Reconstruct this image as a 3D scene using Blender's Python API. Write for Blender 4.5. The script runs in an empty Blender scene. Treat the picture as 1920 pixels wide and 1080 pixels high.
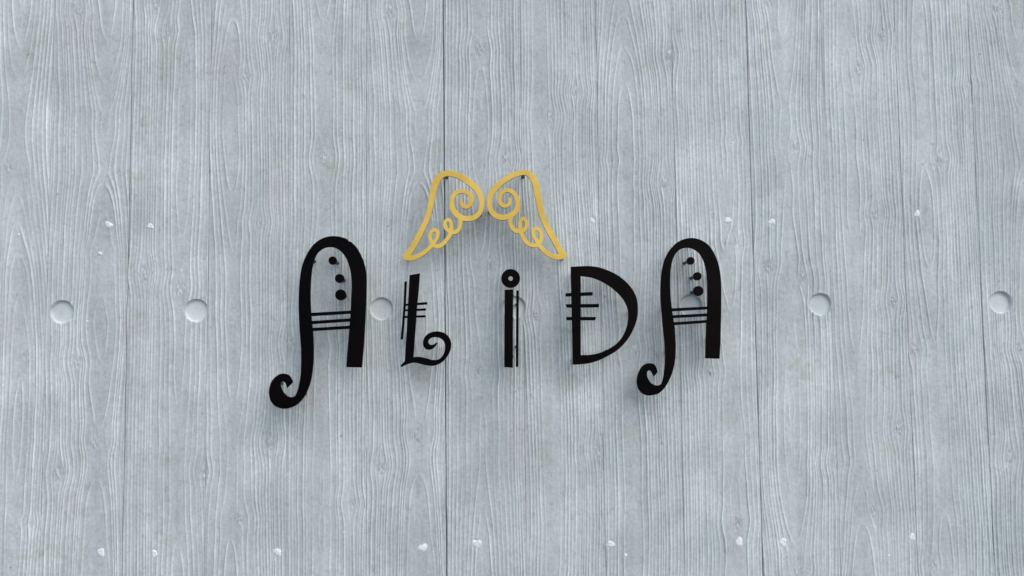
import bpy, math
import numpy as np
from mathutils import Matrix, Vector

# ------------------------------------------------------------------ camera
S = bpy.context.scene
F_PX = 1450.0                      # focal length in pixels of a 1920 wide frame
HOLE_Z = 1.70                      # height of the row of form tie recesses above the ground
CAM = (0.0613, -1.1264, HOLE_Z - 0.0411)
PITCH, YAW, ROLL = 0.0616, 0.0323, 0.0113

def rot_world_to_cam():
    def m(a, i, j):
        r = np.eye(3); c, s = math.cos(a), math.sin(a)
        r[i, i] = c; r[i, j] = -s; r[j, i] = s; r[j, j] = c
        return r
    ya = m(YAW, 0, 1)
    c, s = math.cos(PITCH), math.sin(PITCH)
    pi = np.array([[1, 0, 0], [0, c, s], [0, -s, c]])
    ro = m(ROLL, 0, 2)
    return ro @ pi @ ya
RW = rot_world_to_cam()            # rows: camera right, forward, up

cam_data = bpy.data.cameras.new('camera')
cam = bpy.data.objects.new('camera', cam_data)
S.collection.objects.link(cam)
mw = Matrix.Identity(4)
for i in range(3):
    mw[i][0] = RW[0, i]; mw[i][1] = RW[2, i]; mw[i][2] = -RW[1, i]
    mw[i][3] = CAM[i]
cam.matrix_world = mw
cam_data.sensor_width = 36.0
cam_data.lens = 36.0 * F_PX / 1920.0
cam_data.clip_start = 0.05
cam_data.clip_end = 500.0
S.camera = cam

# ------------------------------------------------------------------ light
SUN = Vector((0.50, -0.66, 0.86)).normalized()
world = bpy.data.worlds.new('World'); S.world = world; world.use_nodes = True
wn = world.node_tree.nodes; wl = world.node_tree.links
bg = wn['Background']
sky = wn.new('ShaderNodeTexSky'); sky.sky_type = 'NISHITA'; sky.sun_disc = False
sky.sun_elevation = math.asin(SUN.z)
sky.sun_rotation = math.atan2(SUN.x, SUN.y)
sky.air_density = 1.0; sky.dust_density = 2.5; sky.ozone_density = 1.0
wl.new(sky.outputs[0], bg.inputs[0]); bg.inputs[1].default_value = 0.14
sd = bpy.data.lights.new('sun', 'SUN'); sd.energy = 0.95; sd.angle = math.radians(80); sd.color = (1.0, 0.96, 0.90)
so = bpy.data.objects.new('sun', sd); S.collection.objects.link(so)
so.rotation_euler = (-SUN).to_track_quat('-Z', 'Y').to_euler()
so.location = SUN * 10
S.view_settings.view_transform = 'Standard'; S.view_settings.look = 'None'
S.view_settings.gamma = 1.0; S.view_settings.use_curve_mapping = False
S.view_settings.exposure = 0.80
S.render.engine = 'CYCLES'

# ------------------------------------------------------------------ helpers
def unproject(px, py, h=0.0):
    """point of the photograph -> X, Z on the vertical plane that stands h in front of the wall"""
    d = RW.T @ np.array([(px - 960.0) / F_PX, 1.0, (540.0 - py) / F_PX])
    t = (-h - CAM[1]) / d[1]
    return CAM[0] + d[0] * t, CAM[2] + d[2] * t

def link(o, parent=None):
    S.collection.objects.link(o)
    if parent is not None:
        o.parent = parent
    return o

def thing(name, label, cat, loc, group=None):
    o = bpy.data.objects.new(name, None); o.empty_display_size = 0.05
    o.location = loc; S.collection.objects.link(o)
    o['label'] = label; o['category'] = cat
    if group: o['group'] = group
    return o

def add_mesh(name, me, mat, parent):
    """mesh built in world coordinates, parented without moving it"""
    me.name = name
    if not me.materials: me.materials.append(mat)
    o = bpy.data.objects.new(name, me)
    link(o, parent)
    q = parent; off = Vector((0, 0, 0))
    while q is not None:
        off += q.location; q = q.parent
    o.location = -off
    return o

def box_mesh(x0, x1, y0, y1, z0, z1):
    me = bpy.data.meshes.new('box')
    v = [(x, y, z) for z in (z0, z1) for y in (y0, y1) for x in (x0, x1)]
    f = [(0, 2, 3, 1), (4, 5, 7, 6), (0, 1, 5, 4), (2, 6, 7, 3), (0, 4, 6, 2), (1, 3, 7, 5)]
    me.from_pydata(v, [], f); me.update()
    return me

# value noise on arrays
def _h(ix, iy, seed):
    n = (ix.astype(np.int64) * 374761393 + iy.astype(np.int64) * 668265263 + seed * 2147483647 + 1013904223 * (seed + 7)) & 0xffffffff
    n = ((n ^ (n >> 13)) * 1274126177) & 0xffffffff
    n = (n ^ (n >> 16)) & 0xffffffff
    n = (n * 2246822519) & 0xffffffff
    n = (n ^ (n >> 15)) & 0xffffffff
    return n / 4294967295.0 * 2 - 1
def vnoise(x, y, seed):
    x = np.asarray(x, float) + 1000.37; y = np.asarray(y, float) + 1000.11
    ix = np.floor(x); iy = np.floor(y); fx = x - ix; fy = y - iy
    fx = fx * fx * fx * (fx * (fx * 6 - 15) + 10); fy = fy * fy * fy * (fy * (fy * 6 - 15) + 10)
    a = _h(ix, iy, seed); b = _h(ix + 1, iy, seed); c = _h(ix, iy + 1, seed); d = _h(ix + 1, iy + 1, seed)
    return (a * (1 - fx) + b * fx) * (1 - fy) + (c * (1 - fx) + d * fx) * fy
def fbm(x, y, seed, o=3):
    s = 0; a = 1.0
    for k in range(o):
        s = s + a * vnoise(x * 2 ** k, y * 2 ** k, seed + 31 * k); a *= 0.5
    return s

# ------------------------------------------------------------------ materials
def new_mat(name):
    m = bpy.data.materials.new(name); m.use_nodes = True
    return m, m.node_tree.nodes, m.node_tree.links, m.node_tree.nodes['Principled BSDF']
def N(nodes, t, **kw):
    n = nodes.new(t)
    for k, v in kw.items():
        if hasattr(n, k): setattr(n, k, v)
        else: n.inputs[k].default_value = v
    return n
def mixc(nodes, links, fac, a, b):
    m = nodes.new('ShaderNodeMix'); m.data_type = 'RGBA'
    for sock, val in ((m.inputs[0], fac), (m.inputs[6], a), (m.inputs[7], b)):
        if hasattr(val, 'is_output'): links.new(val, sock)
        else: sock.default_value = val if isinstance(val, float) else (*val, 1)
    return m.outputs[2]
def ramp(nodes, links, src, lo, hi):
    m = nodes.new('ShaderNodeMapRange'); m.inputs[1].default_value = lo; m.inputs[2].default_value = hi
    m.interpolation_type = 'SMOOTHSTEP'
    links.new(src, m.inputs[0]); return m.outputs[0]
def noise(nodes, links, vec, scale, detail=4, rough=0.6, sc=None):
    if sc is not None:
        mp = nodes.new('ShaderNodeMapping'); mp.inputs['Scale'].default_value = sc
        links.new(vec, mp.inputs[0]); vec = mp.outputs[0]
    n = nodes.new('ShaderNodeTexNoise'); n.inputs['Scale'].default_value = scale
    n.inputs['Detail'].default_value = detail; n.inputs['Roughness'].default_value = rough
    links.new(vec, n.inputs['Vector']); return n.outputs[0]

def concrete(name, smooth=False):
    m, n, l, b = new_mat(name)
    geo = n.new('ShaderNodeNewGeometry').outputs['Position']
    n1 = noise(n, l, geo, 9.0, 5, 0.62)
    n2 = noise(n, l, geo, 26.0, 6, 0.7)
    n3 = noise(n, l, geo, 5.0, 4, 0.6, (1.6, 1, 0.7))
    cool = (0.350, 0.402, 0.414); pale = (0.420, 0.468, 0.482)
    col = mixc(n, l, ramp(n, l, n1, 0.35, 0.65), cool, pale)
    warm = (0.325, 0.345, 0.318)
    f = ramp(n, l, n2, 0.46, 0.74)
    fm = n.new('ShaderNodeMath'); fm.operation = 'MULTIPLY'; l.new(f, fm.inputs[0]); l.new(ramp(n, l, n3, 0.38, 0.66), fm.inputs[1])
    col = mixc(n, l, fm.outputs[0], col, warm)
    lil = (0.385, 0.402, 0.428)
    n5 = noise(n, l, geo, 14.0, 4, 0.6, (1, 1, 0.6))
    f5 = n.new('ShaderNodeMath'); f5.operation = 'MULTIPLY'; f5.inputs[1].default_value = 0.6; l.new(ramp(n, l, n5, 0.52, 0.70), f5.inputs[0])
    col = mixc(n, l, f5.outputs[0], col, lil)
    n6 = noise(n, l, geo, 70.0, 5, 0.75, (1, 1, 0.8))
    col = mixc(n, l, ramp(n, l, n6, 0.50, 0.80), col, (0.29, 0.32, 0.315))
    # fine cement grain
    g = noise(n, l, geo, 190.0, 4, 0.85)
    hs = n.new('ShaderNodeMapRange'); hs.inputs[1].default_value = 0.3; hs.inputs[2].default_value = 0.7
    hs.inputs[3].default_value = 0.84 if not smooth else 1.10; hs.inputs[4].default_value = 1.14 if not smooth else 1.16
    l.new(g, hs.inputs[0])
    vm = n.new('ShaderNodeVectorMath'); vm.operation = 'SCALE'
    l.new(col, vm.inputs[0]); l.new(hs.outputs[0], vm.inputs[3]); col = vm.outputs[0]
    if not smooth:
        # groove grime plus relief shading painted into the colour: grooves darkened, ridges lightened
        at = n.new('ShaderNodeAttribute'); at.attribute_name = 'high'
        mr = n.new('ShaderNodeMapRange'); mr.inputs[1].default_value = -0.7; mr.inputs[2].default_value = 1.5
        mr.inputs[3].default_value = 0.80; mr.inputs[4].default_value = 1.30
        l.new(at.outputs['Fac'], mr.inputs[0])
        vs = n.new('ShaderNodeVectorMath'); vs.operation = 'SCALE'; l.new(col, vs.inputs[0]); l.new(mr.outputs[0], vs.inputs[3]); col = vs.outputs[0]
        # lengthwise streaks and a slight difference from board to board
        st = noise(n, l, geo, 1.0, 4, 0.7, (75, 1, 2.2)); ms = n.new('ShaderNodeMapRange'); l.new(st, ms.inputs[0])
        ms.inputs[1].default_value = 0.3; ms.inputs[2].default_value = 0.7; ms.inputs[3].default_value = 0.91; ms.inputs[4].default_value = 1.10
        oi = n.new('ShaderNodeObjectInfo'); mo = n.new('ShaderNodeMapRange'); mo.inputs[3].default_value = 0.955; mo.inputs[4].default_value = 1.055
        l.new(oi.outputs['Random'], mo.inputs[0])
        mm_ = n.new('ShaderNodeMath'); mm_.operation = 'MULTIPLY'; l.new(ms.outputs[0], mm_.inputs[0]); l.new(mo.outputs[0], mm_.inputs[1])
        v2 = n.new('ShaderNodeVectorMath'); v2.operation = 'SCALE'; l.new(col, v2.inputs[0]); l.new(mm_.outputs[0], v2.inputs[3]); col = v2.outputs[0]
        # small dark stains and pin holes, and white mortar specks
        for sc, th, rnd, cc in ((38.0, 0.075, 0.90, (0.17, 0.18, 0.18)), (75.0, 0.10, 0.93, (0.16, 0.17, 0.175)), (48.0, 0.055, 0.90, (0.72, 0.76, 0.78))):
            v = n.new('ShaderNodeTexVoronoi'); v.inputs['Scale'].default_value = sc
            mp = n.new('ShaderNodeMapping'); mp.inputs['Scale'].default_value = (1, 0.02, 0.8); mp.inputs['Location'].default_value = (sc, 3.1, sc * .3)
            ad = n.new('ShaderNodeVectorMath'); ad.operation = 'ADD'
            nn = n.new('ShaderNodeTexNoise'); nn.inputs['Scale'].default_value = 260; l.new(geo, nn.inputs['Vector'])
            sv = n.new('ShaderNodeVectorMath'); sv.operation = 'SCALE'; sv.inputs[3].default_value = 0.006; l.new(nn.outputs[1], sv.inputs[0])
            l.new(geo, ad.inputs[0]); l.new(sv.outputs[0], ad.inputs[1]); l.new(ad.outputs[0], mp.inputs[0]); l.new(mp.outputs[0], v.inputs['Vector'])
            sp = n.new('ShaderNodeSeparateColor'); l.new(v.outputs['Color'], sp.inputs[0])
            gt = n.new('ShaderNodeMath'); gt.operation = 'GREATER_THAN'; gt.inputs[1].default_value = rnd; l.new(sp.outputs[0], gt.inputs[0])
            r = n.new('ShaderNodeMapRange'); r.inputs[1].default_value = th; r.inputs[2].default_value = th * 0.5; l.new(v.outputs['Distance'], r.inputs[0])
            mu = n.new('ShaderNodeMath'); mu.operation = 'MULTIPLY'; l.new(gt.outputs[0], mu.inputs[0]); l.new(r.outputs[0], mu.inputs[1])
            mv = n.new('ShaderNodeMath'); mv.operation = 'MULTIPLY'; mv.inputs[1].default_value = 0.7; l.new(mu.outputs[0], mv.inputs[0])
            col = mixc(n, l, mv.outputs[0], col, cc)
    l.new(col, b.inputs['Base Color'])
    b.inputs['Roughness'].default_value = 0.82
    b.inputs['Specular IOR Level'].default_value = 0.25
    bp = n.new('ShaderNodeBump'); bp.inputs['Strength'].default_value = 0.55 if not smooth else 0.2
    bp.inputs['Distance'].default_value = 0.0006
    g2 = noise(n, l, geo, 300.0, 5, 0.7, (1.0, 1.0, 0.55))
    l.new(g2, bp.inputs['Height']); l.new(bp.outputs[0], b.inputs['Normal'])
    return m

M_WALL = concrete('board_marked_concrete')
M_RECESS = concrete('smooth_concrete', True)
m, n, l, b = new_mat('joint_dark'); b.inputs['Base Color'].default_value = (0.05, 0.055, 0.06, 1); b.inputs['Roughness'].default_value = 0.9
M_DARK = m
m, n, l, b = new_mat('white_filler'); M_FILL = m
geo = n.new('ShaderNodeNewGeometry').outputs['Position']
c = mixc(n, l, ramp(n, l, noise(n, l, geo, 300, 3), 0.35, 0.6), (0.46, 0.50, 0.51), (0.62, 0.65, 0.66)); l.new(c, b.inputs['Base Color'])
b.inputs['Roughness'].default_value = 0.7
m, n, l, b = new_mat('black_acrylic'); M_BLACK = m
geo = n.new('ShaderNodeNewGeometry').outputs['Position']
c = mixc(n, l, ramp(n, l, noise(n, l, geo, 12, 3), 0.4, 0.65), (0.0005, 0.0006, 0.0010), (0.0020, 0.0010, 0.0012)); l.new(c, b.inputs['Base Color'])
b.inputs['Roughness'].default_value = 0.34; b.inputs['Specular IOR Level'].default_value = 0.04
rg = n.new('ShaderNodeMapRange'); rg.inputs[3].default_value = 0.26; rg.inputs[4].default_value = 0.48
l.new(noise(n, l, geo, 45, 4), rg.inputs[0]); l.new(rg.outputs[0], b.inputs['Roughness'])
m, n, l, b = new_mat('gold_paint'); M_GOLD = m
geo = n.new('ShaderNodeNewGeometry').outputs['Position']
c = mixc(n, l, ramp(n, l, noise(n, l, geo, 22, 4), 0.35, 0.65), (0.46, 0.305, 0.042), (0.56, 0.385, 0.062)); l.new(c, b.inputs['Base Color'])
b.inputs['Roughness'].default_value = 0.5; b.inputs['Metallic'].default_value = 0.15
bp = n.new('ShaderNodeBump'); bp.inputs['Strength'].default_value = 0.15; bp.inputs['Distance'].default_value = 0.0003
l.new(noise(n, l, geo, 350, 3), bp.inputs['Height']); l.new(bp.outputs[0], b.inputs['Normal'])
m, n, l, b = new_mat('cut_edge_brass'); M_CUT = m
b.inputs['Base Color'].default_value = (0.22, 0.12, 0.03, 1); b.inputs['Roughness'].default_value = 0.6
m, n, l, b = new_mat('pin_metal'); M_PIN = m
b.inputs['Base Color'].default_value = (0.06, 0.06, 0.062, 1); b.inputs['Metallic'].default_value = 0.5; b.inputs['Roughness'].default_value = 0.5
m, n, l, b = new_mat('ground_asphalt')
geo = n.new('ShaderNodeNewGeometry').outputs['Position']
c = mixc(n, l, ramp(n, l, noise(n, l, geo, 60, 5), 0.3, 0.7), (0.10, 0.10, 0.10), (0.17, 0.17, 0.165)); l.new(c, b.inputs['Base Color'])
b.inputs['Roughness'].default_value = 0.9; M_GROUND = m

# ------------------------------------------------------------------ ground
me = bpy.data.meshes.new('ground'); me.from_pydata([(-150, -200, 0), (150, -200, 0), (150, 60, 0), (-150, 60, 0)], [], [(0, 1, 2, 3)])
me.materials.append(M_GROUND)
g = bpy.data.objects.new('ground', me); link(g); g['kind'] = 'structure'

# ------------------------------------------------------------------ wall
WALL_TOP = 2.90
PW = 0.455; BW = PW / 4
wall = thing('concrete_wall', 'pale blue grey board marked concrete wall with wood grain relief behind the whole sign', 'wall', (0, 0, 0))
add_mesh('backing', box_mesh(-4 * PW, 4 * PW, 0.030, 0.16, 0.0, WALL_TOP), M_DARK, wall)

KNOTS_PX = [(147,20,1),(293,5,1),(315,60,.8),(461,143,.9),(15,312,1),(187,474,.8),(145,680,1),(272,513,1.2),(338,540,1.2),(485,417,.8),
 (110,887,1.2),(178,830,1),(382,885,.9),(448,975,1),(513,70,1.2),(609,300,1.2),(507,828,1.2),(715,876,1.1),(782,815,1.2),(732,22,1.1),
 (900,93,1.1),(947,300,1.1),(1078,172,.8),(1030,222,1),(1255,105,1.1),(1245,342,1.1),(1372,266,.4),(1442,5,1),(1440,500,1.1),
 (1505,525,1.2),(1490,275,1),(1610,130,1.1),(1654,68,1.1),(1675,565,1),(1715,655,1.1),(1762,297,1),(1868,14,1.1),(1912,655,1),
 (1568,867,.9),(1638,955,1),(1685,805,1.1),(1893,858,1.1),(1383,978,1.1),(1122,845,1),(1190,660,1),(1145,300,.6),(918,495,1),
 (1380,455,.9),(1640,400,.8),(660,945,.9),(545,645,1),(600,655,.7),(895,700,.7),(1330,700,.7),(1750,1060,.9),(1495,1070,.9),(1815,160,.6),
 (60,980,.5),(1005,590,1)]
knots = [(*unproject(a, b_), s_) for a, b_, s_ in KNOTS_PX]
DABS = [(204,421,6.2),(282,424,5.6),(190,1036,7),(290,1038,6),(520,1035,7),(793,1027,7.5),(894,1019,8),(1145,1020,6.5),(1386,1016,7.5),
        (1468,1017,7.5),(1710,1007,6.5),(1110,414,5.5),(1365,413,6),(1447,416,6.5),(1720,401,6),(163,603,2.4),(35,440,2.4),(188,475,3.2),
        (1373,268,2.2),(1666,1042,2.6),(645,998,2.2),(1173,1041,2.8)]
DAB_AT = [(*unproject(a, b_), s_) for a, b_, s_ in DABS]
RECESS_X = [-0.5471, -0.3572, -0.0922, 0.1005, 0.3605, 0.5529, 0.8248]
RECESS_ALL = [-1.257, -1.002, -0.812] + RECESS_X + [1.008, 1.273, 1.463]

# rows of vertices: dense over the stretch round the sign, very dense through the recesses
za = np.arange(0.0, HOLE_Z - 0.56, 0.014)
zb = np.arange(HOLE_Z - 0.56, HOLE_Z - 0.024, 0.0027)
zc = np.arange(HOLE_Z - 0.024, HOLE_Z + 0.0235, 0.0009)
zd = np.arange(HOLE_Z + 0.024, HOLE_Z + 0.50, 0.0027)
ze = np.arange(HOLE_Z + 0.50, WALL_TOP, 0.014)
ZR = np.concatenate([za, zb, zc, zd, ze, [WALL_TOP]])

def control(zz, pts):
    p = sorted(pts); return np.interp(zz, [a for a, _ in p], [b_ for _, b_ in p])

def smooth_profile(z, seed, wl, amp):
    return amp * vnoise(z / wl, np.zeros_like(z) + 0.5, seed) + 0.35 * amp * vnoise(z / wl * 2.3, np.zeros_like(z) + 7.5, seed + 5)

# some boards come from the same mould, as in the photograph
MOULD = {}
for i in range(-16, 16):
    k = i % 4; p = (i // 4) % 2
    MOULD[i] = (k, p)
MM = 1000.0

def board_height(i, X, Z):
    """relief in mm of board i at X, Z in metres (2-D arrays)"""
    x0 = i * BW; xm = (X - x0) * MM; z = (Z - HOLE_Z) * MM
    W = BW * MM
    k, p = MOULD[i]
    same_mould = i in (-5, -1, 7)
    seed = 101 + 17 * (i + 40) if not same_mould else 173
    zs = z
    rng = np.random.RandomState(seed)
    side = rng.choice([0.32, 0.5, 0.62, 0.7, 0.42])
    if k == 3: side = 0.66
    if k == 1: side = 0.30
    d0 = rng.uniform(21, 31)
    xc = W * side + smooth_profile(zs, seed, 480, 8) + smooth_profile(zs, seed + 3, 160, 1.0)
    d = d0 + smooth_profile(zs, seed + 9, 380, 12.0) + smooth_profile(zs, seed + 19, 160, 1.6)
    if same_mould:
        # V closing downward just above the sign height, then an eye opening below
        d = control(z, [(-900, 24), (-520, 31), (-380, 22), (-200, 30), (-20, 20), (60, 23), (200, 36), (290, 33), (400, 22), (520, 14), (1200, 20)]) + smooth_profile(zs, seed + 19, 90, 1.5)
    d = np.maximum(np.abs(d), 4.0)
    # push lines round the knots
    xe = xm.copy(); ze_ = z.copy()
    kn = [(a, b_, s_) for a, b_, s_ in knots if x0 - 0.006 < a < x0 + BW + 0.006]
    r2 = np.random.RandomState(seed + i)
    if True:
        for q in range(3):     # knots above and below the part the photo shows
            kn.append((x0 + r2.uniform(.02, .09), HOLE_Z + r2.choice([-1, 1]) * r2.uniform(0.5, 1.1), r2.uniform(.7, 1.2)))
    if i < -6 or i > 7:
        for q in range(4): kn.append((x0 + r2.uniform(.02, .09), HOLE_Z + r2.uniform(-0.4, .4), r2.uniform(.7, 1.2)))
    for a, b_, s_ in kn:
        dx = xe - (a - x0) * MM; dz = z - (b_ - HOLE_Z) * MM
        w = np.exp(-(dz / (17.0 * s_)) ** 2) * 8.0 * s_ * np.exp(-(dx / 26.0) ** 2)
        xe = (a - x0) * MM + dx * np.abs(dx) / (np.abs(dx) + w + 1e-6)
    wob = 0.9 * vnoise(xm / 24, z / 210, seed + 40) + 0.22 * vnoise(xm / 9, z / 45, seed + 41)
    r = np.sqrt((xe + wob - xc) ** 2 + d ** 2)
    sp = 4.2
    ph = r / sp + 0.5 * vnoise(r / 12.0, np.zeros_like(r), seed + 2) + 0.22 * vnoise(r / 5.0, np.zeros_like(r), seed + 4) + 0.12 * vnoise(xm / 14, z / 45, seed + 8)
    gx = np.gradient(ph, axis=1) / np.gradient(xm, axis=1)
    gz = np.gradient(ph, axis=0) / np.gradient(z, axis=0)
    gr = np.sqrt(gx ** 2 + gz ** 2) + 1e-4
    t = ph - np.floor(ph)
    ring = np.floor(ph)
    amp = 0.72 + 0.28 * _h(ring, np.zeros_like(ring), seed + 50)
    fade = np.clip(0.85 + 0.5 * vnoise(ring * 3.7, z / 90, seed + 51), 0.3, 1.2)
    dist = (t - 0.5) / gr
    w = np.minimum(1.0, 0.25 / gr)
    s1 = np.where(dist > 0, dist / w, dist / (w * 0.75))
    ridge = np.exp(-s1 ** 2) * np.clip(gr * 14, 0, 1)
    h = 2.1 * ridge * amp * fade
    h += 0.20 * (0.5 - t) * np.clip(gr * 6, 0, 1)
    # fine fibres and unevenness of the rough sawn board
    h += (0.20 * vnoise(xm / 1.9, z / 34, seed + 60)) * np.clip(gr * 6 - 0.3, 0.15, 1) + 0.12 * vnoise(xm / 1.5, z / 9, seed + 61)
    h += 0.28 * fbm(xm / 38, z / 70, seed + 62, 3)
    h += 0.15 * fbm(xm / 5, z / 6.0, seed + 63, 2)
    # worn patches where the relief is shallow
    relief_level = np.clip(0.5 + 1.1 * fbm(xm / 45, z / 80, seed + 70, 2), 0.25, 1)
    h *= 0.55 + 0.45 * relief_level
    # knots themselves
    for qn, (a, b_, s_) in enumerate(kn):
        dx = xm - (a - x0) * MM; dz = z - (b_ - HOLE_Z) * MM
        dx = dx + 0.9 * vnoise(xm / 3.3, z / 3.3, 900 + qn); dz = dz + 0.9 * vnoise(xm / 3.1, z / 3.5, 950 + qn)
        rr = np.sqrt((dx * 1.05) ** 2 + (dz * 0.85) ** 2)
        R = 6.2 * s_
        m_ = 1 / (1 + np.exp((rr - R * 1.35) / 0.9))
        kh = 0.55 * np.cos(2 * math.pi * rr / (2.9)) * np.clip(1.3 - rr / (R * 1.5), 0.15, 1) + 0.35 * np.exp(-(rr / (R * 0.45)) ** 2) + 0.30 * vnoise(xm / 1.6, z / 1.6, 990 + qn)
        kh -= 0.8 * np.exp(-(((dx - 1.4) / 1.1) ** 2 + ((dz + 1.0) / 1.0) ** 2))
        h = h * (1 - m_) + kh * 1.5 * m_
    for a, b_, s_ in DAB_AT:          # trowelled flat round the filled nail heads
        if x0 - 0.02 < a < x0 + BW + 0.02:
            rr = np.hypot(xm - (a - x0) * MM, z - (b_ - HOLE_Z) * MM)
            m_ = 1 / (1 + np.exp((rr - s_ * 0.95) / 0.5))
            h = h * (1 - m_) + 0.1 * m_
    # this board a hair prouder or shallower than the next, soft arris
    off = 0.45 * (_h(np.array([i]), np.array([3]), 5)[0])
    e = np.minimum(xm, W - xm) + 0.25 * vnoise(np.zeros_like(z), z / 60, seed + 80)
    h = h + off - 0.65 * np.exp(-np.clip(e, 0, None) / 0.6)
    return h

def make_board(i, x_edges, parent, left_joint, right_joint):
    gap = 0.0006
    xs = x_edges.copy()
    if left_joint: xs = np.concatenate([[xs[0] + gap], xs[xs > xs[0] + gap + 0.0004]])
    if right_joint: xs = np.concatenate([xs[xs < xs[-1] - gap - 0.0004], [xs[-1] - gap]])
    X, Z = np.meshgrid(xs, ZR)
    H = board_height(i, X, Z)
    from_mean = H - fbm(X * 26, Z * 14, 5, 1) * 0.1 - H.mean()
    # set back where a form tie recess sits
    for rx in RECESS_ALL:
        rr = np.hypot(X - rx, Z - HOLE_Z)
        H = np.where(rr < 0.0163, -7.5, H)
    Y = -H / MM
    if left_joint:
        X = np.hstack([X[:, :1], X[:, :1] + 0.0001, X[:, 1:]]) if False else X
    # returns at the panel joints
    add_l = np.stack([X[:, 0], np.full(len(ZR), 0.010), Z[:, 0]], 1)
    add_r = np.stack([X[:, -1], np.full(len(ZR), 0.010), Z[:, 0]], 1)
    P = np.stack([X, Y, Z], 2)
    P = np.concatenate([add_l[:, None], P, add_r[:, None]], 1)
    nr, nc = P.shape[:2]
    me = bpy.data.meshes.new('board')
    me.vertices.add(nr * nc); me.vertices.foreach_set('co', P.reshape(-1).astype(np.float32))
    a = (np.arange(nr - 1)[:, None] * nc + np.arange(nc - 1)[None]).reshape(-1)
    q = np.stack([a, a + 1, a + nc + 1, a + nc], 1)
    nf = len(q)
    me.loops.add(nf * 4); me.loops.foreach_set('vertex_index', q.reshape(-1).astype(np.int32))
    me.polygons.add(nf)
    me.polygons.foreach_set('loop_start', np.arange(0, nf * 4, 4, dtype=np.int32))
    me.polygons.foreach_set('use_smooth', np.ones(nf, dtype=bool))
    me.update(calc_edges=True)
    relief_level = np.concatenate([from_mean[:, :1] * 0 - 1, from_mean, from_mean[:, :1] * 0 - 1], 1)  # height above the mean, drives the painted groove and ridge shading
    at = me.attributes.new('high', 'FLOAT', 'POINT'); at.data.foreach_set('value', relief_level.reshape(-1).astype(np.float32))
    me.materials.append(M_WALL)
    o = bpy.data.objects.new('board', me); link(o, parent)
    return o

panels = {}
for pi_ in range(-4, 4):
    x0 = pi_ * PW; x1 = x0 + PW
    panel = add_mesh('panel', box_mesh(x0 + 0.0006, x1 - 0.0006, 0.0101, 0.028, 0.0, WALL_TOP), M_WALL, wall)
    panels[pi_] = panel
    for k in range(4):
        i = pi_ * 4 + k
        a = i * BW; e = a + BW
        fine = (e > -0.80) and (a < 0.93)
        step = 0.00084 if fine else 0.0022
        xs = np.linspace(a, e, int(round(BW / step)) + 1)
        make_board(i, xs, panel, k == 0, k == 3)

# form tie recesses: a bevelled dish in the face
def recess_mesh(cx, cz, seed):
    prof = [(0.0171, 0.0006), (0.0167, -0.0001), (0.0164, 0.0006), (0.0146, 0.0034), (0.0143, 0.0037), (0.0139, 0.0038), (0.0085, 0.0038), (0.003, 0.0038)]
    nseg = 72; v = []; f = []
    rng = np.random.RandomState(seed)
    jit = [rng.uniform(-1, 1, 5) * 0.00012 for _ in prof]
    for j, (r, y) in enumerate(prof):
        for s in range(nseg):
            a = 2 * math.pi * s / nseg
            rr = r + (jit[0][0] * math.sin(2 * a + 1) + jit[0][1] * math.sin(3 * a) + jit[0][2] * math.sin(5 * a + 2))
            v.append((cx + rr * math.cos(a), y, cz + rr * math.sin(a)))
    v.append((cx, 0.0038, cz))
    for j in range(len(prof) - 1):
        for s in range(nseg):
            t = (s + 1) % nseg
            f.append((j * nseg + s, j * nseg + t, (j + 1) * nseg + t, (j + 1) * nseg + s)[::-1])
    L = (len(prof) - 1) * nseg
    for s in range(nseg): f.append((L + s, len(v) - 1, L + (s + 1) % nseg))
    me = bpy.data.meshes.new('r'); me.from_pydata(v, [], f)
    me.polygons.foreach_set('use_smooth', [True] * len(f)); me.update()
    return me
for q, rx in enumerate(RECESS_ALL):
    add_mesh('form_tie_recess', recess_mesh(rx, HOLE_Z, q), M_RECESS, panels[math.floor(rx / PW)])

# dabs of white filler over the fixing nails
for q, (a, b_, s_) in enumerate(DABS):
    cx, cz = unproject(a, b_); R = s_ * 0.00077
    rng = np.random.RandomState(300 + q)
    v = []; f = []; ns = 32; rings = [(1.1, -0.0003), (0.85, 0.0007), (0.45, 0.0009)]
    ph = rng.uniform(0, 6.28, 4)
    for r, y in rings:
        for s in range(ns):
            t = 2 * math.pi * s / ns
            rr = R * r * (1 + 0.16 * math.sin(2 * t + ph[0]) + 0.13 * math.sin(3 * t + ph[1]) + 0.06 * math.sin(5 * t + ph[2]) + rng.uniform(-.02, .02))
            v.append((cx + rr * math.cos(t), -(y + 0.00045 * _h(np.array([math.floor(cx / BW)]), np.array([3]), 5)[0]) - rng.uniform(-.00012, .00012), cz + rr * math.sin(t)))
    v.append((cx, -0.0007, cz))
    for j in range(2):
        for s in range(ns):
            t = (s + 1) % ns; f.append((j * ns + s, j * ns + t, (j + 1) * ns + t, (j + 1) * ns + s))
    for s in range(ns): f.append((2 * ns + s, 2 * ns + (s + 1) % ns, 3 * ns))
    me = bpy.data.meshes.new('d'); me.from_pydata(v, [], f); me.polygons.foreach_set('use_smooth', [True] * len(f)); me.update()
    add_mesh('filler_patch', me, M_FILL, panels[math.floor(cx / PW)])

# ------------------------------------------------------------------ sign
FRONT = 0.037      # front face of the letters ahead of the wall
THICK = 0.004

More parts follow.
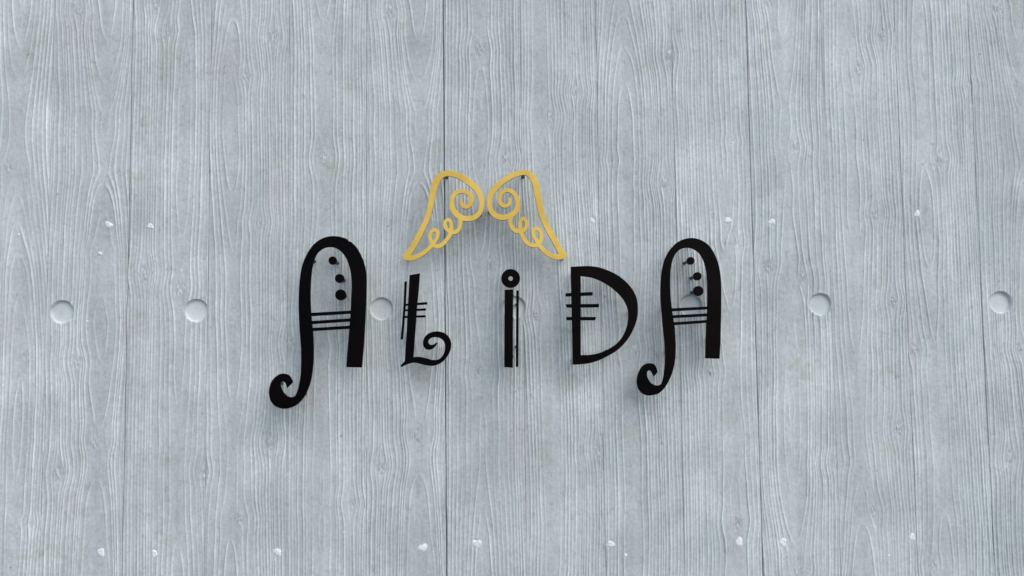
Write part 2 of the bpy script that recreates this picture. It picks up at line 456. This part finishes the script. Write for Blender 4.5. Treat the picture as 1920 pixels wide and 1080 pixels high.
def spline(pts, closed=True, sub=5):
    """Catmull-Rom through pts; a third item marks a sharp corner"""
    n_ = len(pts); out = []
    C_ = [len(p) > 2 for p in pts]; P = [np.array(p[:2], float) for p in pts]
    rng_ = range(n_) if closed else range(n_ - 1)
    for i in rng_:
        p1, p2 = P[i], P[(i + 1) % n_]
        p0 = P[i - 1] if (closed or i > 0) else p1
        p3 = P[(i + 2) % n_] if (closed or i < n_ - 2) else p2
        if C_[i]: p0 = p1 - (p2 - p1) * 0.999
        if C_[(i + 1) % n_]: p3 = p2 + (p2 - p1) * 0.999
        straight = C_[i] and C_[(i + 1) % n_]
        for s in range(1 if straight else sub):
            t = s / sub
            # finite centripetal-like tangents
            d01 = max(np.linalg.norm(p1 - p0), 1e-6); d12 = max(np.linalg.norm(p2 - p1), 1e-6); d23 = max(np.linalg.norm(p3 - p2), 1e-6)
            m1 = ((p1 - p0) / d01 * d12 + (p2 - p1)) * 0.5
            m2 = ((p3 - p2) / d23 * d12 + (p2 - p1)) * 0.5
            out.append((2 * t ** 3 - 3 * t ** 2 + 1) * p1 + (t ** 3 - 2 * t ** 2 + t) * m1 + (-2 * t ** 3 + 3 * t ** 2) * p2 + (t ** 3 - t ** 2) * m2)
    if not closed: out.append(P[-1])
    return out

class Crop:
    def __init__(s, ox, oy, k): s.ox, s.oy, s.k = ox, oy, k
    def px(s, p): return s.ox + p[0] / s.k, s.oy + p[1] / s.k
    def w(s, p, h=FRONT): return unproject(*s.px(p), h)

def plate(name, contours, mat, parent, front=FRONT, thick=THICK, bevel=0.0003, edge=None):
    """flat cut plate with rounded arrises; contours in world X, Z"""
    cu = bpy.data.curves.new('c', 'CURVE'); cu.dimensions = '2D'; cu.fill_mode = 'BOTH'
    for c in contours:
        sp = cu.splines.new('POLY'); sp.points.add(len(c) - 1)
        for i, p in enumerate(c): sp.points[i].co = (p[0], p[1], 0, 1)
        sp.use_cyclic_u = True
    cu.extrude = thick / 2 - bevel; cu.bevel_depth = bevel; cu.bevel_resolution = 1; cu.offset = -bevel
    ob = bpy.data.objects.new('c', cu)
    S.collection.objects.link(ob)
    bpy.context.view_layer.update()
    dg = bpy.context.evaluated_depsgraph_get()
    me = bpy.data.meshes.new_from_object(ob.evaluated_get(dg))
    bpy.data.objects.remove(ob); bpy.data.curves.remove(cu)
    me.transform(Matrix(((1, 0, 0, 0), (0, 0, -1, -(front - thick / 2)), (0, 1, 0, 0), (0, 0, 0, 1))))
    me.materials.clear(); me.materials.append(mat)
    if edge is not None:
        me.materials.append(edge)
        for f_ in me.polygons: f_.material_index = 1 if abs(f_.normal.y) < 0.3 else 0
    return add_mesh(name, me, mat, parent)

def pin(parent, X, Z, front=FRONT - THICK + 0.0005, r=0.0021):
    """stud that carries a plate off the wall, with a slim collar at its foot"""
    prof = [(r * 1.25, 0.002), (r * 1.25, -0.001), (r, -0.0014), (r, -front)]
    v = []; f = []; ns = 14
    for rr, y in prof:
        for s in range(ns):
            a = 2 * math.pi * s / ns; v.append((X + rr * math.cos(a), y, Z + rr * math.sin(a)))
    for j in range(len(prof) - 1):
        for s in range(ns):
            t = (s + 1) % ns; f.append((j * ns + s, j * ns + t, (j + 1) * ns + t, (j + 1) * ns + s)[::-1])
    f.append(tuple((len(prof) - 1) * ns + s for s in range(ns)))
    me = bpy.data.meshes.new('p'); me.from_pydata(v, [], f); me.update()
    return add_mesh('standoff_pin', me, M_PIN, parent)

def disc(name, cr, c, r, parent, hole=None, pinned=True):
    ctr = [cr.w((c[0] + r * math.cos(2 * math.pi * k / 48), c[1] + r * math.sin(2 * math.pi * k / 48))) for k in range(48)]
    cs = [ctr]
    if hole: cs.append([cr.w((c[0] + hole * math.cos(2 * math.pi * k / 32), c[1] + hole * math.sin(2 * math.pi * k / 32))) for k in range(32)])
    o = plate(name, cs, M_BLACK, parent)
    if pinned:
        X, Z = cr.w(c); pin(o, X, Z)
    return o

def at_pin(cr, p, parent): pin(parent, *cr.w(p))

GL = 'black cut out letters standing off the wall'

def letter(name, label, cr, base, contour, bars, holes=(), bar_name='crossbar', bar_front=FRONT - 0.0005):
    X, Z = cr.w(base)
    t = thing(name, label, 'letter', (X, 0, Z), GL)
    plate('letter_plate', [[cr.w(p) for p in spline(c)] for c in [contour, *holes]], M_BLACK, t)
    for b_ in bars:
        plate(bar_name, [[cr.w(p, bar_front) for p in b_]], M_BLACK, t, front=bar_front, thick=THICK - 0.001, bevel=0.0002)
    return t

# left A
ca = Crop(480, 420, 701 / 240)
A1 = [(494,784,1),(580,786,1),(592,640),(600,480),(605,340),(603,270),(592,215),(572,165),(548,125),(520,97,1),(508,95,1),(500,84,1),(487,77,1),(450,68),(415,66),(380,72),(345,88),
 (315,112),(290,145),(268,185),(252,230),(242,280),(236,340),(233,420),(234,500),(238,580),(243,640),(246,700),(246,770),(243,830),(235,880),(222,925),(215,941,1),
 (195,949),(172,944),(152,925),(138,900),(132,880),(138,866),(150,863),(160,872),(166,885),(170,898,1),(201,868,1),(192,845),(178,828),(155,820),(130,822),
 (105,838),(85,862),(73,895),(70,930),(78,965),(95,990),(120,1005),(150,1012),(185,1008),(215,995),(245,970),(270,935),(290,890),(303,840),(310,790),(314,730),
 (314,660),(311,600),(304,530),(299,460),(297,390),(299,320),(304,260),(314,210),(328,172),(345,150),(370,133),(400,126),(430,130),(455,143),(478,165),(498,198),
 (511,235),(520,280),(524,340),(521,400),(518,470),(512,560),(505,640),(498,720)]
t = letter('letter_a', 'tall black letter A with curled tail at the left end of the sign', ca, (330, 1012), A1,
           [[(290,487),(535,473),(535,491),(290,506)], [(290,532),(535,515),(535,533),(290,550)], [(296,570),(530,555),(530,573),(296,588)]])
for c_, r in (((419,200),23),((457,298),25),((463,388),30)): disc('dot', ca, c_, r, t)
for p in ((288,190),(545,290),(528,640),(252,560),(104,880),(235,940),(440,92)): at_pin(ca, p, t)

# right A
cb = Crop(1170, 420, 667 / 210)
A2 = [(486,800,1),(570,803,1),(575,700),(578,600),(580,500),(580,400),(577,320),(568,260),(552,205),(530,160),(500,122),(465,98),(430,86),(400,83),(365,88),(330,102),
 (298,127),(270,160),(248,200),(232,250),(223,310),(219,370),(219,440),(224,510),(230,580),(236,640),(243,710),(246,770),(245,830),(240,880),(232,930),(223,955,1),
 (205,962),(180,958),(158,942),(143,918),(137,895),(141,878),(150,872),(160,876),(168,888),(177,908,1),(201,883,1),(194,857),(180,836),(155,829),(130,834),(108,850),
 (90,880),(79,915),(78,950),(88,985),(110,1010),(140,1021),(170,1020),(205,1010),(235,985),(262,945),(283,900),(298,850),(306,800),(309,740),(307,680),(303,620),
 (294,560),(286,500),(279,440),(276,370),(277,300),(284,240),(298,195),(320,163),(345,147),(375,141),(410,147),(440,165),(463,193),(480,230),(491,275),(497,330),
 (499,400),(498,480),(495,560),(491,640),(488,720)]
t = letter('letter_a', 'black letter A with crossbars over a round wall recess, right of the D', cb, (330, 1020), A2,
           [[(272,503),(515,490),(515,508),(272,521)], [(275,544),(512,531),(512,549),(275,562)], [(285,586),(508,570),(508,588),(285,604)]])
for c_, r in (((398,219),23),((438,311),25),((444,399),30)): disc('dot', cb, c_, r, t)
for p in ((420,108),(552,300),(548,680),(272,480),(124,930),(286,760)): at_pin(cb, p, t)

# L
cl = Crop(720, 480, 751 / 160)
L1 = [(224,167,1),(316,152,1),(305,300),(293,420),(280,600),(268,760),(259,890,1),(290,888),(330,890),(380,903),(430,915),(470,912),(500,895),(525,860),(537,820),(537,785),(525,750),(500,727),
 (465,716),(430,717),(405,728),(390,748),(392,768),(405,780),(425,782),(445,772),(458,762,1),(472,768,1),(460,785),(435,812),(400,826),(370,820),(350,800),(342,772),(346,740),(362,708),
 (392,682),(430,667),(475,663),(520,673),(555,695),(580,730),(591,770),(588,815),(572,860),(545,900),(510,935),(470,957),(425,967),(370,962),(320,950),(270,940),(230,945),(190,960),
 (152,978,1),(142,968,1),(160,948),(182,926,1),(190,800),(200,640),(210,440),(218,300)]
t = letter('letter_l', 'small black letter L with a spiral foot and a thin bar beside its stem', cl, (330, 970), L1,
           [[(184,421),(380,404),(380,427),(184,440)], [(180,470),(368,460),(368,481),(180,487)], [(176,527),(366,520),(366,540),(176,547)]])
plate('side_bar', [[cl.w(p, FRONT) for p in ((180,223),(200,223),(192,420),(166,735),(146,735),(166,500),(172,420))]], M_BLACK, t)
for p in ((243,215),(215,700),(553,800),(360,925)): at_pin(cl, p, t)

# i
ci = Crop(900, 480, 610 / 130)
X, Z = ci.w((270, 983))
t = thing('letter_i', 'black letter i dotted with a ring, a thin bar standing beside its stem', 'letter', (X, 0, Z), GL)
plate('stem', [[ci.w(p) for p in ((217,297),(292,293),(289,983),(213,978))]], M_BLACK, t)
sb = plate('side_bar', [[ci.w(p) for p in ((320,303),(342,303),(338,975),(315,975))]], M_BLACK, t)
o = disc('ring_dot', ci, (270, 197), 83, t, hole=20, pinned=False)
for p in ((232,160),(308,235)): at_pin(ci, p, o)
for p in ((284,343),(284,545),(284,885)): at_pin(ci, p, t)
for p in ((324,420),(322,800)): pin(sb, *ci.w(p), r=0.0015)
# D
cd = Crop(1040, 480, 845 / 180)
D_OUT = [(142,95,1),(262,88),(330,90),(400,102),(480,130),(560,172),(630,228),(690,300),(722,370),(733,450),(728,540),(705,620),(665,700),(610,775),(540,838),(460,885),(380,922),(300,945),(230,953),(160,957,1),(155,700),(148,400)]
D_IN = [(230,178,1),(300,185),(370,205),(440,238),(510,285),(575,345),(620,405),(645,470),(650,540),(640,610),(610,690),(565,755),(500,805),(420,845),(330,868),(230,873,1)]
t = letter('letter_d', 'black letter D with three short bars across its stem', cd, (300, 957), D_OUT,
           [[(100,327),(336,316),(334,348),(95,357)], [(98,424),(391,421),(389,453),(107,455)], [(103,536),(365,536),(357,567),(104,566)]], holes=[D_IN])
for p in ((190,140),(200,640),(200,905),(705,480),(500,165),(480,845)): at_pin(cd, p, t)

# ---- wings: union of brushed strokes found as the zero level of a distance field
def contours_from_strokes(strokes, step):
    pts = np.array([p for s in strokes for p in s])
    pad = 0.012
    x0, z0 = pts[:, 0].min() - pad, pts[:, 1].min() - pad
    nx = int((pts[:, 0].max() + pad - x0) / step); nz = int((pts[:, 1].max() + pad - z0) / step)
    gx = x0 + np.arange(nx) * step; gz = z0 + np.arange(nz) * step
    GX, GZ = np.meshgrid(gx, gz)
    D = np.full(GX.shape, 1.0)
    for s in strokes:
        for (ax, az, ar), (bx, bz, br) in zip(s[:-1], s[1:]):
            R = max(ar, br) + 0.004
            i0 = max(0, int((min(ax, bx) - R - x0) / step)); i1 = min(nx, int((max(ax, bx) + R - x0) / step) + 2)
            j0 = max(0, int((min(az, bz) - R - z0) / step)); j1 = min(nz, int((max(az, bz) + R - z0) / step) + 2)
            X_ = GX[j0:j1, i0:i1]; Z_ = GZ[j0:j1, i0:i1]
            dx, dz = bx - ax, bz - az; L2 = dx * dx + dz * dz + 1e-12
            tt = np.clip(((X_ - ax) * dx + (Z_ - az) * dz) / L2, 0, 1)
            d = np.hypot(X_ - ax - tt * dx, Z_ - az - tt * dz) - (ar + tt * (br - ar))
            D[j0:j1, i0:i1] = np.minimum(D[j0:j1, i0:i1], d)
    V = D
    seg = {}
    inside = V < 0
    code = inside[:-1, :-1] * 1 + inside[:-1, 1:] * 2 + inside[1:, 1:] * 4 + inside[1:, :-1] * 8
    def ept(key):
        k, j, i = key
        if k == 0: a, b_ = V[j, i], V[j, i + 1]; f_ = a / (a - b_); return (gx[i] + f_ * step, gz[j])
        a, b_ = V[j, i], V[j + 1, i]; f_ = a / (a - b_); return (gx[i], gz[j] + f_ * step)
    for j, i in zip(*np.nonzero((code > 0) & (code < 15))):
        j = int(j); i = int(i)
        B, R_, T, L_ = (0, j, i), (1, j, i + 1), (0, j + 1, i), (1, j, i)
        tab = {1: [(L_, B)], 2: [(B, R_)], 3: [(L_, R_)], 4: [(R_, T)], 5: [(L_, T), (R_, B)], 6: [(B, T)], 7: [(L_, T)], 8: [(T, L_)], 9: [(T, B)],
               10: [(B, L_), (T, R_)], 11: [(T, R_)], 12: [(R_, L_)], 13: [(R_, B)], 14: [(B, L_)]}[int(code[j, i])]
        for a, b_ in tab:
            seg.setdefault(a, []).append(b_); seg.setdefault(b_, []).append(a)
    loops = []; seen = set()
    for s0 in list(seg):
        if s0 in seen: continue
        loop = [s0]; seen.add(s0); cur = s0
        while True:
            nx_ = [k for k in seg[cur] if k not in seen]
            if not nx_: break
            cur = nx_[0]; seen.add(cur); loop.append(cur)
        if len(loop) > 12:
            P = np.array([ept(k) for k in loop])
            for _ in range(3): P = 0.5 * P + 0.25 * (np.roll(P, 1, 0) + np.roll(P, -1, 0))
            loops.append([tuple(p) for p in P[::2]])
    return loops

def strokes_world(cr, strokes):
    out = []
    for s in strokes:
        a = spline([(p[0], p[1]) for p in s], False, 6)
        rr = []
        for p, q_ in zip(s[:-1], s[1:]): rr += [p[2] + (q_[2] - p[2]) * k / 6 for k in range(6)]
        rr.append(s[-1][2])
        out.append([(*cr.w(p), r / cr.k * (1.1264 - FRONT) / F_PX) for p, r in zip(a, rr)])
    return out

cw = Crop(740, 300, 926 / 180)
WL = [[(112,930,34),(160,862,28),(208,780,29),(265,668,27),(312,565,26),(348,425,27),(372,300,31),(398,215,34),(438,155,31),(490,131,28),(560,134,28),(640,162,30),(718,215,31),(785,275,30),(826,345,27),
       (840,420,23),(828,490,24),(795,535,26),(740,562,26),(680,565,25),(625,545,28),(580,505,28),(553,450,25),(553,400,22),(565,350,22),(597,312,22),(645,300,20),(700,315,22),
       (735,350,24),(740,395,23),(722,433,23),(690,452,20),(658,440,19),(643,410,16),(640,388,15)],
      [(634,565,22),(634,615,19),(624,655,20),(595,690,20),(560,698,19),(520,684,18),(488,645,18),(487,600,18),(515,575,17),(540,600,17),(544,650,18),(540,705,20),(515,750,20),(475,800,20),(425,832,22),(380,824,18),
       (350,780,18),(341,730,18),(358,688,18),(390,676,18),(414,700,18),(410,745,18),(380,795,18),(345,838,20),(290,885,21),(230,925,22),(160,946,26),(112,932,34)]]
X, Z = cw.w((480, 980))
wing1 = thing('gold_wing', 'gold wing ornament above the letter L, its tip pointing down to the left', 'ornament', (X, 0, Z), 'pair of gold wings')
plate('wing_plate', contours_from_strokes(strokes_world(cw, WL), 0.0004), M_GOLD, wing1, edge=M_CUT)
for p in ((490,118),(118,925),(822,490)): at_pin(cw, p, wing1)

cx_ = Crop(900, 300, 926 / 180)
WR = [[(805,922,34),(765,862,27),(715,765,29),(655,660,29),(610,560,29),(580,450,30),(555,330,32),(535,230,32),(503,162,32),(455,124,25),(400,123,24),(330,143,27),(260,178,28),(190,230,28),
       (130,292,29),(98,350,28),(89,410,24),(98,470,24),(132,522,27),(190,552,27),(255,550,27),(308,528,27),(350,487,27),(366,435,24),(358,380,22),(333,330,22),(293,297,21),(245,294,20),
       (207,322,21),(190,365,20),(194,410,20),(220,438,20),(253,443,18),(280,423,17),(290,393,15),(284,378,14)],
      [(298,560,20),(294,612,19),(312,655,20),(345,683,21),(388,688,20),(425,675,19),(448,640,18),(443,590,17),(416,563,17),(391,588,17),(385,640,18),(396,700,20),(418,750,20),(456,800,20),(510,824,20),(560,815,20),
       (588,770,20),(590,715,18),(572,675,18),(540,661,18),(514,680,18),(516,728,18),(545,778,19),(572,822,20),(612,870,21),(670,915,22),(735,936,25),(805,924,34)]]
X, Z = cx_.w((450, 960))
wing2 = thing('gold_wing', 'gold wing ornament above the letter D, its tip pointing down to the right', 'ornament', (X, 0, Z), 'pair of gold wings')
plate('wing_plate', contours_from_strokes(strokes_world(cx_, WR), 0.0004), M_GOLD, wing2, edge=M_CUT)
for p in ((426,112),(812,925),(96,462)): at_pin(cx_, p, wing2)
